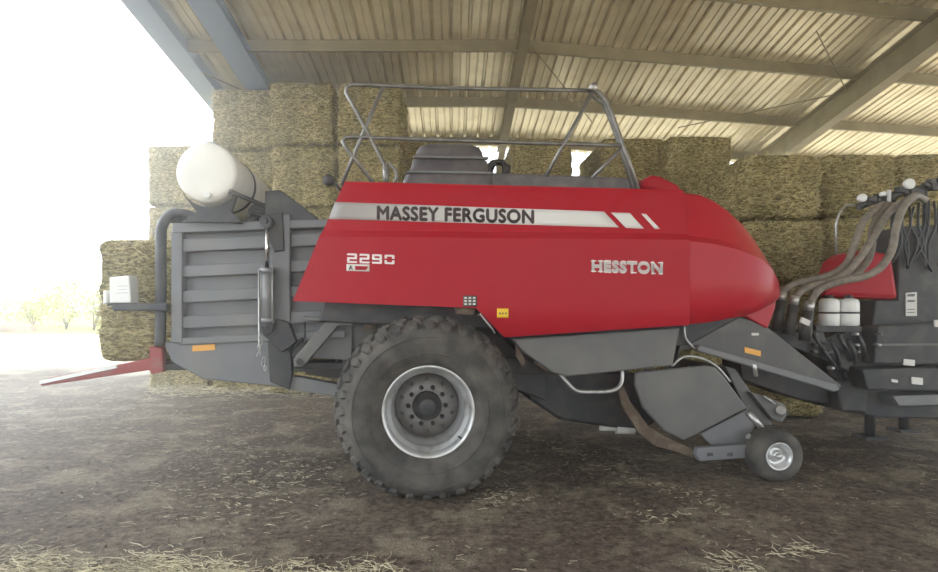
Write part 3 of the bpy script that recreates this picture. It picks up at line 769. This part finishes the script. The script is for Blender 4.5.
mpart('lower_case', [(835, 380), (872, 380), (868, 414), (842, 412)], 6.7, .9, DARK, .03)
zz = Q(840, 418, 6.7).z
for xx_, yy_ in ((Q(870, 400, 7.7).x, 7.7-MO.y), (Q(990, 400, 6.8).x, 6.85-MO.y), (Q(990, 400, 6.8).x, 8.1-MO.y)):
    b = MB(); b.tube([(xx_, yy_, 0), (xx_, yy_, .75)], .06, 12)
    b.box(xx_-.14, xx_+.14, yy_-.14, yy_+.14, 0, .03)
    b.build('parking_stand', DARK, m2)
mpart('rear_panel', [(824, 297), (830, 276), (837, 260), (846, 253.5), (868, 249.5), (893, 254), (900, 300)], 6.95, .30, RED, .06, label='red rounded panel behind the hoses')
for pts, Y_l in (([(906, 293), (917, 292), (917, 316), (906, 316)], 6.985), ([(904, 359), (915, 360), (915, 366), (904, 365)], 6.535), ([(912, 377), (923, 378), (923, 385), (912, 384)], 6.435), ([(892, 379), (898, 380), (898, 383), (892, 382)], 6.435), ([(935, 320), (939, 320), (939, 327), (935, 327)], 6.535)):
    lb = mpart('label_plate', pts, Y_l, .02, LAB, 0)
    if Y_l == 6.985:
        for (y0, y1) in ((294, 296.5), (300, 302), (309, 309.8), (312, 312.8)):
            mpart('label_print', [(908, y0), (915.5, y0), (914, y1), (907, y1)], Y_l-.003, .004, CAP, 0, parent=lb)
rm = random.Random(12)
for k in range(9):   # dark hydraulic lines over the housing
    x = 899+k*5; b = MB(); b.tube([Q(x, 204+rm.uniform(-4, 4), 7.0), Q(x+rm.uniform(-4, 4), 225, 6.93), Q(x+rm.uniform(-6, 6), 244, 6.93), Q(x+rm.uniform(-8, 8), 262+rm.uniform(0, 10), 6.95)], .014, 8, 5)
    b.build('hydraulic_line', BHOSE, m2)
for k in range(6):
    x = 812+k*9; y = 336+rm.uniform(-6, 8); b = MB(); b.tube([Q(x, y, 6.55), Q(x+6, y+12, 6.5), Q(x+rm.uniform(6, 16), y+26, 6.6)], .022, 8, 4)
    b.build('hydraulic_line', BHOSE, m2)
for k in range(12):
    x = rm.uniform(812, 900); y = rm.choice((334, 345, 352, 368)); c_ = Q(x, y, 6.53); b = MB(); b.lathe([(-.03, .001), (-.03, .018), (.06, .022), (.06, .001)], c_, 6); b.build('fitting', STEEL if k % 3 == 0 else GREYP, m2)
mpart('cover_strip', [(880, 344), (1010, 343), (1010, 345), (880, 346)], 6.53, .03, GREYP, 0)
# two white bottles
for cx_ in (829, 848.5):
    c_ = Q(cx_, 326, 6.75); b = MB()
    b.lathe([(0, .001), (0, .085), (.015, .105), (.13, .107), (.14, .101), (.16, .101), (.17, .107), (.27, .105), (.30, .085), (.31, .05), (.31, .001)], c_, 28, ax='z')
    bo = b.build('fluid_bottle', WHITE, m2, label='white plastic bottle beside the hoses')
    b = MB(); b.lathe([(.140, .1055), (.140, .109), (.160, .109), (.160, .1055)], c_, 28, ax='z'); b.build('bottle_strap', DARK, bo)
    b = MB(); b.lathe([(.305, .045), (.345, .045), (.35, .001)], c_, 18, ax='z'); b.build('bottle_cap', DARK, bo)
mpart('bottle_shelf', [(816, 326), (862, 326), (862, 332), (816, 332)], 6.62, .3, DARK, .005)
hs = [
  [(779, 330, 6.6), (779, 308, 6.6), (782, 294, 6.6), (792, 285, 6.6), (812, 280, 6.6), (830, 275, 6.6), (846, 264, 6.6), (854, 246, 6.6), (861, 226, 6.7), (869, 215, 6.8), (882, 205, 7.0), (892, 206, 7.2)],
  [(794, 330, 6.5), (794, 310, 6.5), (797, 296, 6.5), (808, 287, 6.5), (828, 282, 6.5), (846, 273, 6.5), (861, 256, 6.5), (874, 236, 6.6), (886, 216, 6.8), (900, 203, 6.9), (912, 200, 7.2)],
  [(808, 335, 6.45), (809, 312, 6.45), (812, 299, 6.45), (822, 288, 6.45), (842, 281, 6.4), (866, 276, 6.4), (882, 266, 6.4), (892, 249, 6.5), (896, 228, 6.5), (902, 210, 6.7), (914, 196, 6.9), (925, 200, 7.2)],
  [(846, 279, 6.7), (858, 272, 6.7), (868, 260, 6.7), (872, 246, 6.7), (872, 232, 6.8), (878, 216, 6.9), (890, 205, 7.0), (900, 212, 7.2)]]
for h_ in hs:
    b = MB(); b.tube([Q(*p) for p in h_], .040, 12, 6); b.build('hose', HOSE, m2, label='thick beige hose')
for (x, y, Y) in ((781, 297, 6.57), (793.5, 301, 6.47), (808.5, 307, 6.42)):
    b = MB(); b.tube([Q(x+1.5, y-5, Y), Q(x, y+4, Y)], .048, 14); cp = b.build('hose_coupling', STEEL, m2, label='bright metal hose end')
    b = MB(); b.tube([Q(x, y+4, Y), Q(x-4.5, y+34, Y)], .055, 14); b.build('coupling_sleeve', DARK, cp)
mpart('coupling_stand', [(772, 326), (812, 336), (850, 352), (850, 372), (800, 350), (770, 340)], 6.6, .35, DARK, .015)
mpart('coupling_label', [(802, 317), (811, 321), (809, 326), (800, 322)], 6.36, .02, LAB, .0)
b = MB(); b.tube([Q(836.5, 262, 7.3), Q(836, 224, 7.3), Q(839, 214, 7.3), Q(846, 205, 7.3), Q(862, 205, 7.3), Q(936, 184, 7.3)], .014, 8); b.build('guard_rail', STEEL, m2)
b = MB(); b.tube([Q(889, 208, 7.1), Q(889, 190, 7.1)], .022, 10); b.build('marker_post', WHITE, m2)
b = MB()
b.tube([Q(858, 207, 7.2), Q(880, 199, 7.2), Q(905, 192, 7.2), Q(945, 183, 7.2)], .045, 8)
rr_ = random.Random(4)
for k in range(26):
    x = rr_.uniform(866, 940); y = 205-(x-860)*.27+rr_.uniform(-5, 5); p = Q(x, y, 7.15); s_ = rr_.uniform(.02, .05)
    b.box(p.x-s_, p.x+s_, p.y-s_, p.y+s_, p.z-s_*.7, p.z+s_*.7)
p = Q(905, 230, 7.5)
b.tube([Q(893, 232, 7.4), Q(893, 198, 7.2)], .03, 8); b.tube([Q(925, 230, 7.4), Q(925, 190, 7.2)], .03, 8)
b.build('light_bar', DARK, m2, bevel=.005)
for (x, y, r_) in ((862, 198, .050), (909, 184, .062), (883, 194, .03)):
    b = MB(); b.lathe([(-.03, .001), (-.03, r_*.8), (-.02, r_), (.03, r_*.9), (.05, r_*.4), (.05, .001)], Q(x, y, 7.08), 20); b.build('work_lamp', WHITE, m2, label='round pale work lamp')

# ================================================================== barn
SLOPE = .158; H0 = 8.2
def SK(x): return .14*max(0, x-1.27)   # the eave line runs slightly askew
def RH(y): return H0-SLOPE*y if y > 3 else H0-SLOPE*(6-y)
XL, XR = -5.25, 17.0; YE = 15.3; YF = -9.0
mb = MB()
xs = []; x = XL
while x < XR:
    xs += [(x, 0), (x+.105, 0), (x+.117, .018), (x+.133, .018), (x+.145, 0), (x+.24, 0), (x+.262, .05), (x+.298, .05), (x+.32, 0)]
    x += .33
for y0, y1 in ((YE+.2, 3.0), (3.0, YF)):
    mb.grid([[(a, yy+(SK(a) if yy > 10 else 0), RH(yy+(SK(a) if yy > 10 else 0))+h) for a, h in xs] for yy in (y0, y1)], False)
ceil_ = mb.build('ceiling', SHEET, solid=.004); tag(ceil_, 'ribbed metal barn roof seen from below', 'roof', kind='structure')
def beam(name, p0, p1, w, h, m, parent=ceil_, label=None, ib=False):
    # beam between two top-centre points; depth h below
    p0 = Vector(p0); p1 = Vector(p1); d = (p1-p0).normalized(); s_ = d.cross(Vector((0, 0, 1))).normalized(); up = s_.cross(d).normalized()
    b = MB()
    def bar(a0, a1, b0, b1):
        c = [(a0, b0), (a1, b0), (a1, b1), (a0, b1)]
        r0 = [p0+s_*a+up*bb for a, bb in c]; r1 = [p1+s_*a+up*bb for a, bb in c]
        b.grid([r0, r1], False, cu=True); b.face(r0); b.face(r1[::-1])
    if ib:
        bar(-w/2, w/2, -.02, 0); bar(-w/2, w/2, -h, -h+.02); bar(-.012, .012, -h+.02, -.02)
    else: bar(-w/2, w/2, -h, 0)
    return b.build(name, m, parent, label=label)
XA, XB, XC = 1.22, 8.0, -3.85
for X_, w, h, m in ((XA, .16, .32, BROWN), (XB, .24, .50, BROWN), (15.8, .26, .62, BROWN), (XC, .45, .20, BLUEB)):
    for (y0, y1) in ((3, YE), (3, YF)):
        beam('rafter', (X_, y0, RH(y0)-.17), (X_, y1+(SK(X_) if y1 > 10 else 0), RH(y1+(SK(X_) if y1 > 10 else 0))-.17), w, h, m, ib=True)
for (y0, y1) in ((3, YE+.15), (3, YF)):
    beam('fascia_beam', (-4.98, y0, RH(y0)-.01), (-4.98, y1, RH(y1)-.01), .42, .24, BLUEB, label='grey beam with blue flare tint along the open gable')
for y in (9.05, 10.85, 12.9, 14.85, 7.2, 5.2, 3.2, 1, -1.2, -3.4, -5.6, -8.8):
    for (a, b2, dy) in ((XL+.1, XA, .15), (XA, XB, -.15), (XB, XR, -.5)):
        dd = (.03 if a < XA else .0)*0
        ya = y+.12*(0 if a < 0 else 0); 
        k1 = SK(a) if y > 6 else 0; k2 = SK(b2) if y > 6 else 0
        beam('purlin', (a, y+k1, RH(y+k1)-.004), (b2, y+k2, RH(y+k2)-.004), .07, .20, BROWN if a > -5 else BROWN)
for X_ in (XA, XB, 15.8, XC):
    for y in (YE-.12+SK(X_), YF+.12):
        zt_ = RH(y)-.5
        b = MB(); b.box(X_-.10, X_+.10, y-.12, y-.10, 0, zt_); b.box(X_-.10, X_+.10, y+.10, y+.12, 0, zt_); b.box(X_-.01, X_+.01, y-.10, y+.10, 0, zt_)
        o = b.build('column', BROWN, ceil_)
# brace rods
for (p, q) in (((1.4, 10.6), (3.2, 13.6)), ((5.2, 13.8), (8.4, 12.0)), ((6.2, 10.2), (8.4, 12.6)), ((-4.2, 12.2), (-5.0, 11.2))):
    b = MB(); b.tube([(p[0], p[1], RH(p[1])-.24), (q[0], q[1], RH(q[1])-.24)], .012, 6); b.build('brace_rod', BROWN, ceil_)

# ================================================================== ground
def ground_mat():
    m = bpy.data.materials.new('barn_dirt'); m.use_nodes = True
    nt = m.node_tree; N = nt.nodes; L_ = nt.links; b = N['Principled BSDF']; b.inputs['Roughness'].default_value = .95; b.inputs['Specular IOR Level'].default_value = .15
    tc = N.new('ShaderNodeTexCoord')
    def nz(s_, scale, det=8, rough=.6):
        mp = N.new('ShaderNodeMapping'); mp.inputs['Scale'].default_value = s_; L_.new(tc.outputs['Object'], mp.inputs[0])
        n = N.new('ShaderNodeTexNoise'); n.inputs['Scale'].default_value = scale; n.inputs['Detail'].default_value = det; n.inputs['Roughness'].default_value = rough
        L_.new(mp.outputs[0], n.inputs[0]); return n
    def ramp(n, p0, c0, p1, c1):
        r = N.new('ShaderNodeValToRGB'); r.color_ramp.elements[0].position = p0; r.color_ramp.elements[0].color = (*c0, 1)
        r.color_ramp.elements[1].position = p1; r.color_ramp.elements[1].color = (*c1, 1); L_.new(n, r.inputs[0]); return r
    def mix(f, a, b_, t='MIX'):
        x = N.new('ShaderNodeMix'); x.data_type = 'RGBA'; x.blend_type = t
        if isinstance(f, float): x.inputs[0].default_value = f
        else: L_.new(f, x.inputs[0])
        for i, s_ in ((6, a), (7, b_)):
            if isinstance(s_, tuple): x.inputs[i].default_value = (*s_, 1)
            else: L_.new(s_, x.inputs[i])
        return x.outputs[2]
    big = nz((1, 1, 1), .55, 6, .65); fine = nz((1, 1, 1), 14, 12, .8); strw = nz((1, 1, 1), 1.6, 10, .72); spk = nz((1, 1, 1), 90, 5, .8)
    c = ramp(fine.outputs[0], .38, (.027, .018, .012), .63, (.185, .142, .104)).outputs[0]
    c = mix(ramp(big.outputs[0], .46, (0, 0, 0), .58, (.6, .6, .6)).outputs[0], c, ramp(fine.outputs[0], .40, (.08, .060, .044), .60, (.27, .218, .165)).outputs[0])
    # straw-dusted ground, as a colour of its own
    s1 = ramp(strw.outputs[0], .50, (0, 0, 0), .60, (.9, .9, .9)).outputs[0]
    s2 = mix(1.0, s1, ramp(spk.outputs[0], .45, (.05, .05, .05), .60, (1, 1, 1)).outputs[0], 'MULTIPLY')
    c = mix(s2, c, (.42, .365, .25))
    # outside the barn: pale dry ground then meadow
    sp = N.new('ShaderNodeSeparateXYZ'); L_.new(tc.outputs['Object'], sp.inputs[0])
    def mr(sock, a, b_):
        x = N.new('ShaderNodeMapRange'); x.inputs[1].default_value = a; x.inputs[2].default_value = b_; L_.new(sock, x.inputs[0]); return x.outputs[0]
    w = N.new('ShaderNodeMath'); w.operation = 'MULTIPLY_ADD'; L_.new(big.outputs[0], w.inputs[0]); w.inputs[1].default_value = 6; L_.new(sp.outputs[1], w.inputs[2])
    c = mix(mr(w.outputs[0], 17.5, 20.5), c, (.42, .38, .28))
    inv = N.new('ShaderNodeMath'); inv.operation = 'MULTIPLY'; inv.inputs[1].default_value = -1; L_.new(sp.outputs[1], inv.inputs[0])
    c = mix(mr(inv.outputs[0], 7, 9), c, (.42, .38, .28)); c = mix(mr(sp.outputs[0], 17, 19), c, (.42, .38, .28))
    c = mix(mr(w.outputs[0], 36, 39), c, ramp(fine.outputs[0], .4, (.12, .15, .03), .6, (.25, .26, .07)).outputs[0])
    L_.new(c, b.inputs['Base Color'])
    ad = N.new('ShaderNodeMath'); ad.operation = 'ADD'; L_.new(fine.outputs[0], ad.inputs[0]); L_.new(spk.outputs[0], ad.inputs[1])
    bp = N.new('ShaderNodeBump'); bp.inputs['Strength'].default_value = .8; bp.inputs['Distance'].default_value = .03; L_.new(ad.outputs[0], bp.inputs['Height']); L_.new(bp.outputs[0], b.inputs['Normal'])
    return m
GM = ground_mat()
mb = MB(); mb.face([(-120, -60, 0), (120, -60, 0), (120, 160, 0), (-120, 160, 0)])
fl = mb.build('floor', GM); tag(fl, 'dark dirt barn floor strewn with straw', 'ground', kind='structure')

# loose straw
def gp(px, py):
    Y = EYE*F/(py-CY); return (px-CX)*Y/F, Y
rs = random.Random(21)
V = []; Fc = []
def stalk(x, y, z0, l, w, lift):
    a = rs.uniform(0, 2*math.pi); bend = rs.uniform(-.9, .9); segs = 3
    p = Vector((x, y, z0)); pts = [p.copy()]
    for k in range(segs):
        p = p+Vector((math.cos(a), math.sin(a), rs.uniform(-.15, .5)*lift))*l/segs; p.z = max(z0*.6+.003, p.z); pts.append(p.copy()); a += bend
    i = len(V)
    for k, q in enumerate(pts):
        d = (pts[min(k+1, segs)]-pts[max(k-1, 0)]); s_ = Vector((-d.y, d.x, 0)).normalized()*w
        V.extend([tuple(q-s_), tuple(q+s_), tuple(q+Vector((0, 0, w*1.2)))])
    for k in range(segs):
        b0 = i+3*k; b1 = b0+3
        Fc.append((b0, b0+2, b1+2, b1)); Fc.append((b0+2, b0+1, b1+1, b1+2))
def sample_px(n, x0, x1, y0, y1, f, lmin=.04, lmax=.13, w=.0016, zr=.0, lift=.5):
    for _ in range(n):
        px = rs.uniform(x0, x1); py = rs.uniform(y0, y1)
        if rs.random() > f(px, py): continue
        x, y = gp(px, py); stalk(x, y, .004+rs.random()*zr, rs.uniform(lmin, lmax), w*rs.uniform(.7, 1.5), lift)
def blob(cx, cy, rx, ry): return lambda a, b: math.exp(-((a-cx)/rx)**2-((b-cy)/ry)**2)
# scattered bits
for _ in range(15000):
    x = rs.uniform(-9, 9); y = rs.uniform(2.2, 14)
    if noise.noise(Vector((x*.7, y*.7, 3))) > rs.uniform(-.35, .5): stalk(x, y, .004, rs.choice((.012, .02, .03, .05, .11))*rs.uniform(.6, 1.2), rs.uniform(.001, .0021), .5)
sample_px(2600, -40, 230, 546, 590, lambda a, b: min(1, max(0, (b-553+6*math.sin(a*.05))/22)), zr=.05)
sample_px(1100, 190, 400, 548, 590, lambda a, b: min(1, max(0, (b-560+5*math.sin(a*.09))/20)), zr=.03)
sample_px(600, 660, 800, 535, 590, blob(728, 568, 24, 13), zr=.03)
sample_px(220, 750, 850, 535, 572, blob(800, 552, 30, 6), zr=.01)
sample_px(1500, 480, 730, 425, 520, lambda a, b: math.exp(-((b-(433+(a-520)*.37))/7)**2)*.9, lmin=.02, lmax=.08, zr=.01)
sample_px(500, 470, 545, 480, 520, blob(505, 498, 22, 8), lmin=.02, lmax=.08, zr=.01)
sample_px(160, 600, 700, 500, 530, blob(640, 515, 30, 7), lmin=.02, lmax=.06)
sample_px(1500, 0, 240, 375, 450, lambda a, b: .5*math.exp(-((b-(392+.05*a))/22)**2), lmin=.03, lmax=.1, zr=.01)
sample_px(1500, 150, 360, 420, 540, blob(250, 478, 75, 32), lmin=.02, lmax=.09, w=.002)
sample_px(5000, 150, 345, 380, 400, lambda a, b: math.exp(-((b-391)/5)**2), lmin=.06, lmax=.2, w=.003, zr=.10)
sample_px(700, 285, 345, 366, 392, blob(312, 378, 26, 9), lmin=.05, lmax=.16, zr=.04)
me = bpy.data.meshes.new('loose_straw'); me.from_pydata(V, [], Fc); me.materials.append(STRAW)
so = bpy.data.objects.new('loose_straw', me); COL.objects.link(so)
tag(so, 'pale loose straw scattered over the dark barn floor', 'straw', kind='stuff')
# pebbles and clods
rs = random.Random(5); mb = MB()
for _ in range(5000):
    x = rs.uniform(-7, 7); y = rs.uniform(2.6, 9); r_ = rs.uniform(.004, .014)*rs.choice((1, 1, 1.6)); 
    q = [(x+r_*math.cos(t)*rs.uniform(.7, 1.2), y+r_*math.sin(t)*rs.uniform(.7, 1.2), 0) for t in (0, 1.2, 2.5, 3.8, 5.1)]
    top = (x, y, r_*.8)
    for k in range(5): mb.face([q[k], q[(k+1) % 5], top], False)
o = mb.build('dirt_clods', GM, fix=False); tag(o, 'small clods and pebbles on the barn floor', 'dirt', kind='stuff')

# ================================================================== far bushes
def bush(x, y, r, h, seed, label, trunk=True):
    rn = random.Random(seed)
    e = empty('bush', (x, y, 0)); tag(e, label, 'bush', 'bushes beyond the barn')
    b = MB()
    for k in range(5):
        a = rn.uniform(0, 6.28); b.tube([(0, 0, 0), (r*.25*math.cos(a), r*.25*math.sin(a), h*.4), (r*.5*math.cos(a), r*.5*math.sin(a), h*.75)], .05, 6, radii=None)
    b.build('stem', BARK, e)
    f = MB(); cs = [(Vector((rn.uniform(-r, r)*.7, rn.uniform(-r, r)*.7, h*rn.uniform(.3, .8))), rn.uniform(.35, .6)*r) for _ in range(9)]
    for _ in range(2600):
        c_, q = rn.choice(cs); d = Vector((rn.gauss(0, 1), rn.gauss(0, 1), rn.gauss(0, 1))).normalized()
        p = c_+d*q*rn.uniform(.6, 1.05); p.z = max(.05, p.z); s_ = rn.uniform(.06, .13)
        a = Vector((rn.gauss(0, 1), rn.gauss(0, 1), rn.gauss(0, 1))).normalized()*s_; b2 = a.cross(d).normalized()*s_*.6
        f.face([p-a, p+b2, p+a, p-b2])
    f.build('foliage', LEAF, e, fix=False)
bush(-27.0, 42, 2.6, 5.2, 1, 'sunlit pale green bush, left one beyond the barn')
bush(-23.9, 40, 2.3, 4.0, 2, 'sunlit yellow-green bush, right one next to the bale')
bush(-33.5, 48, 1.8, 2.6, 3, 'small low sunlit bush at the far left')
mb = MB(); rn = random.Random(9)
rows = []
for j in range(7):
    a = j/6*math.pi/2; rows.append([(1.1*math.cos(a)*math.cos(t)*rn.uniform(.9, 1.1), .8*math.cos(a)*math.sin(t)*rn.uniform(.9, 1.1), .62*math.sin(a)) for t in [2*math.pi*k/20 for k in range(20)]])
mb.grid(rows, True, cu=True); o = mb.build('earth_mound', RUST); o.location = (-27.5, 38, 0)
tag(o, 'small brown earth mound on the bright meadow at the far left', 'mound')

# ================================================================== light
w = bpy.data.worlds.new('sky'); sc.world = w; w.use_nodes = True
nt = w.node_tree; N = nt.nodes; bg = N['Background']
# pale hazy sky, brightest low on the left beyond the open gable
tc = N.new('ShaderNodeTexCoord'); vm = N.new('ShaderNodeVectorMath'); vm.operation = 'DOT_PRODUCT'
vm.inputs[1].default_value = Vector((-.80, .50, .32)).normalized(); nt.links.new(tc.outputs['Generated'], vm.inputs[0])
mx = N.new('ShaderNodeMath'); mx.operation = 'MAXIMUM'; mx.inputs[1].default_value = 0; nt.links.new(vm.outputs['Value'], mx.inputs[0])
pw = N.new('ShaderNodeMath'); pw.operation = 'POWER'; pw.inputs[1].default_value = 4; nt.links.new(mx.outputs[0], pw.inputs[0])
ma = N.new('ShaderNodeMath'); ma.operation = 'MULTIPLY_ADD'; ma.inputs[1].default_value = 2.6; ma.inputs[2].default_value = 2.4; nt.links.new(pw.outputs[0], ma.inputs[0])
nt.links.new(ma.outputs[0], bg.inputs[1]); bg.inputs[0].default_value = (.86, .93, 1.0, 1)
sl = bpy.data.lights.new('sun', 'SUN'); sl.energy = 9; sl.angle = R(.6); sl.color = (1, .93, .80)
so_ = bpy.data.objects.new('sun', sl); COL.objects.link(so_)
# sun stands behind the camera to the right
az = Vector((.62, -.55, .60)).normalized(); so_.rotation_euler = az.to_track_quat('Z', 'Y').to_euler()

# added scatter volumes that give the veiling lens glare
HAZE = True
if HAZE:
    for x0, x1, den, lab in ((-8, -2.4, .020, 'dense added glare veil inside the open left gable'), (-2.39, -.6, .012, 'thinner added glare veil over the rear half of the baler'), (-.59, 17, .006, 'faint added glare veil over the right side of the barn')):
        hm = bpy.data.materials.new('veil_scatter'); hm.use_nodes = True; nt = hm.node_tree
        nt.nodes.remove(nt.nodes['Principled BSDF'])
        vs = nt.nodes.new('ShaderNodeVolumeScatter'); vs.inputs['Density'].default_value = den; vs.inputs['Anisotropy'].default_value = .72; vs.inputs['Color'].default_value = (1, .98, .95, 1)
        nt.links.new(vs.outputs[0], nt.nodes['Material Output'].inputs['Volume'])
        b = MB(); b.box(x0, x1, -9, 17.5, -.3, 9); o = b.build('glare_veil', hm); tag(o, lab, 'haze', kind='stuff')

sc.view_settings.view_transform = 'Standard'; sc.view_settings.look = 'None'; sc.view_settings.gamma = 1; sc.view_settings.use_curve_mapping = False
sc.view_settings.exposure = 0.72
sc.cycles.use_denoising = True
sc.cycles.max_bounces = 8; sc.cycles.diffuse_bounces = 5; sc.cycles.volume_bounces = 1; sc.cycles.caustics_reflective = False; sc.cycles.caustics_refractive = False
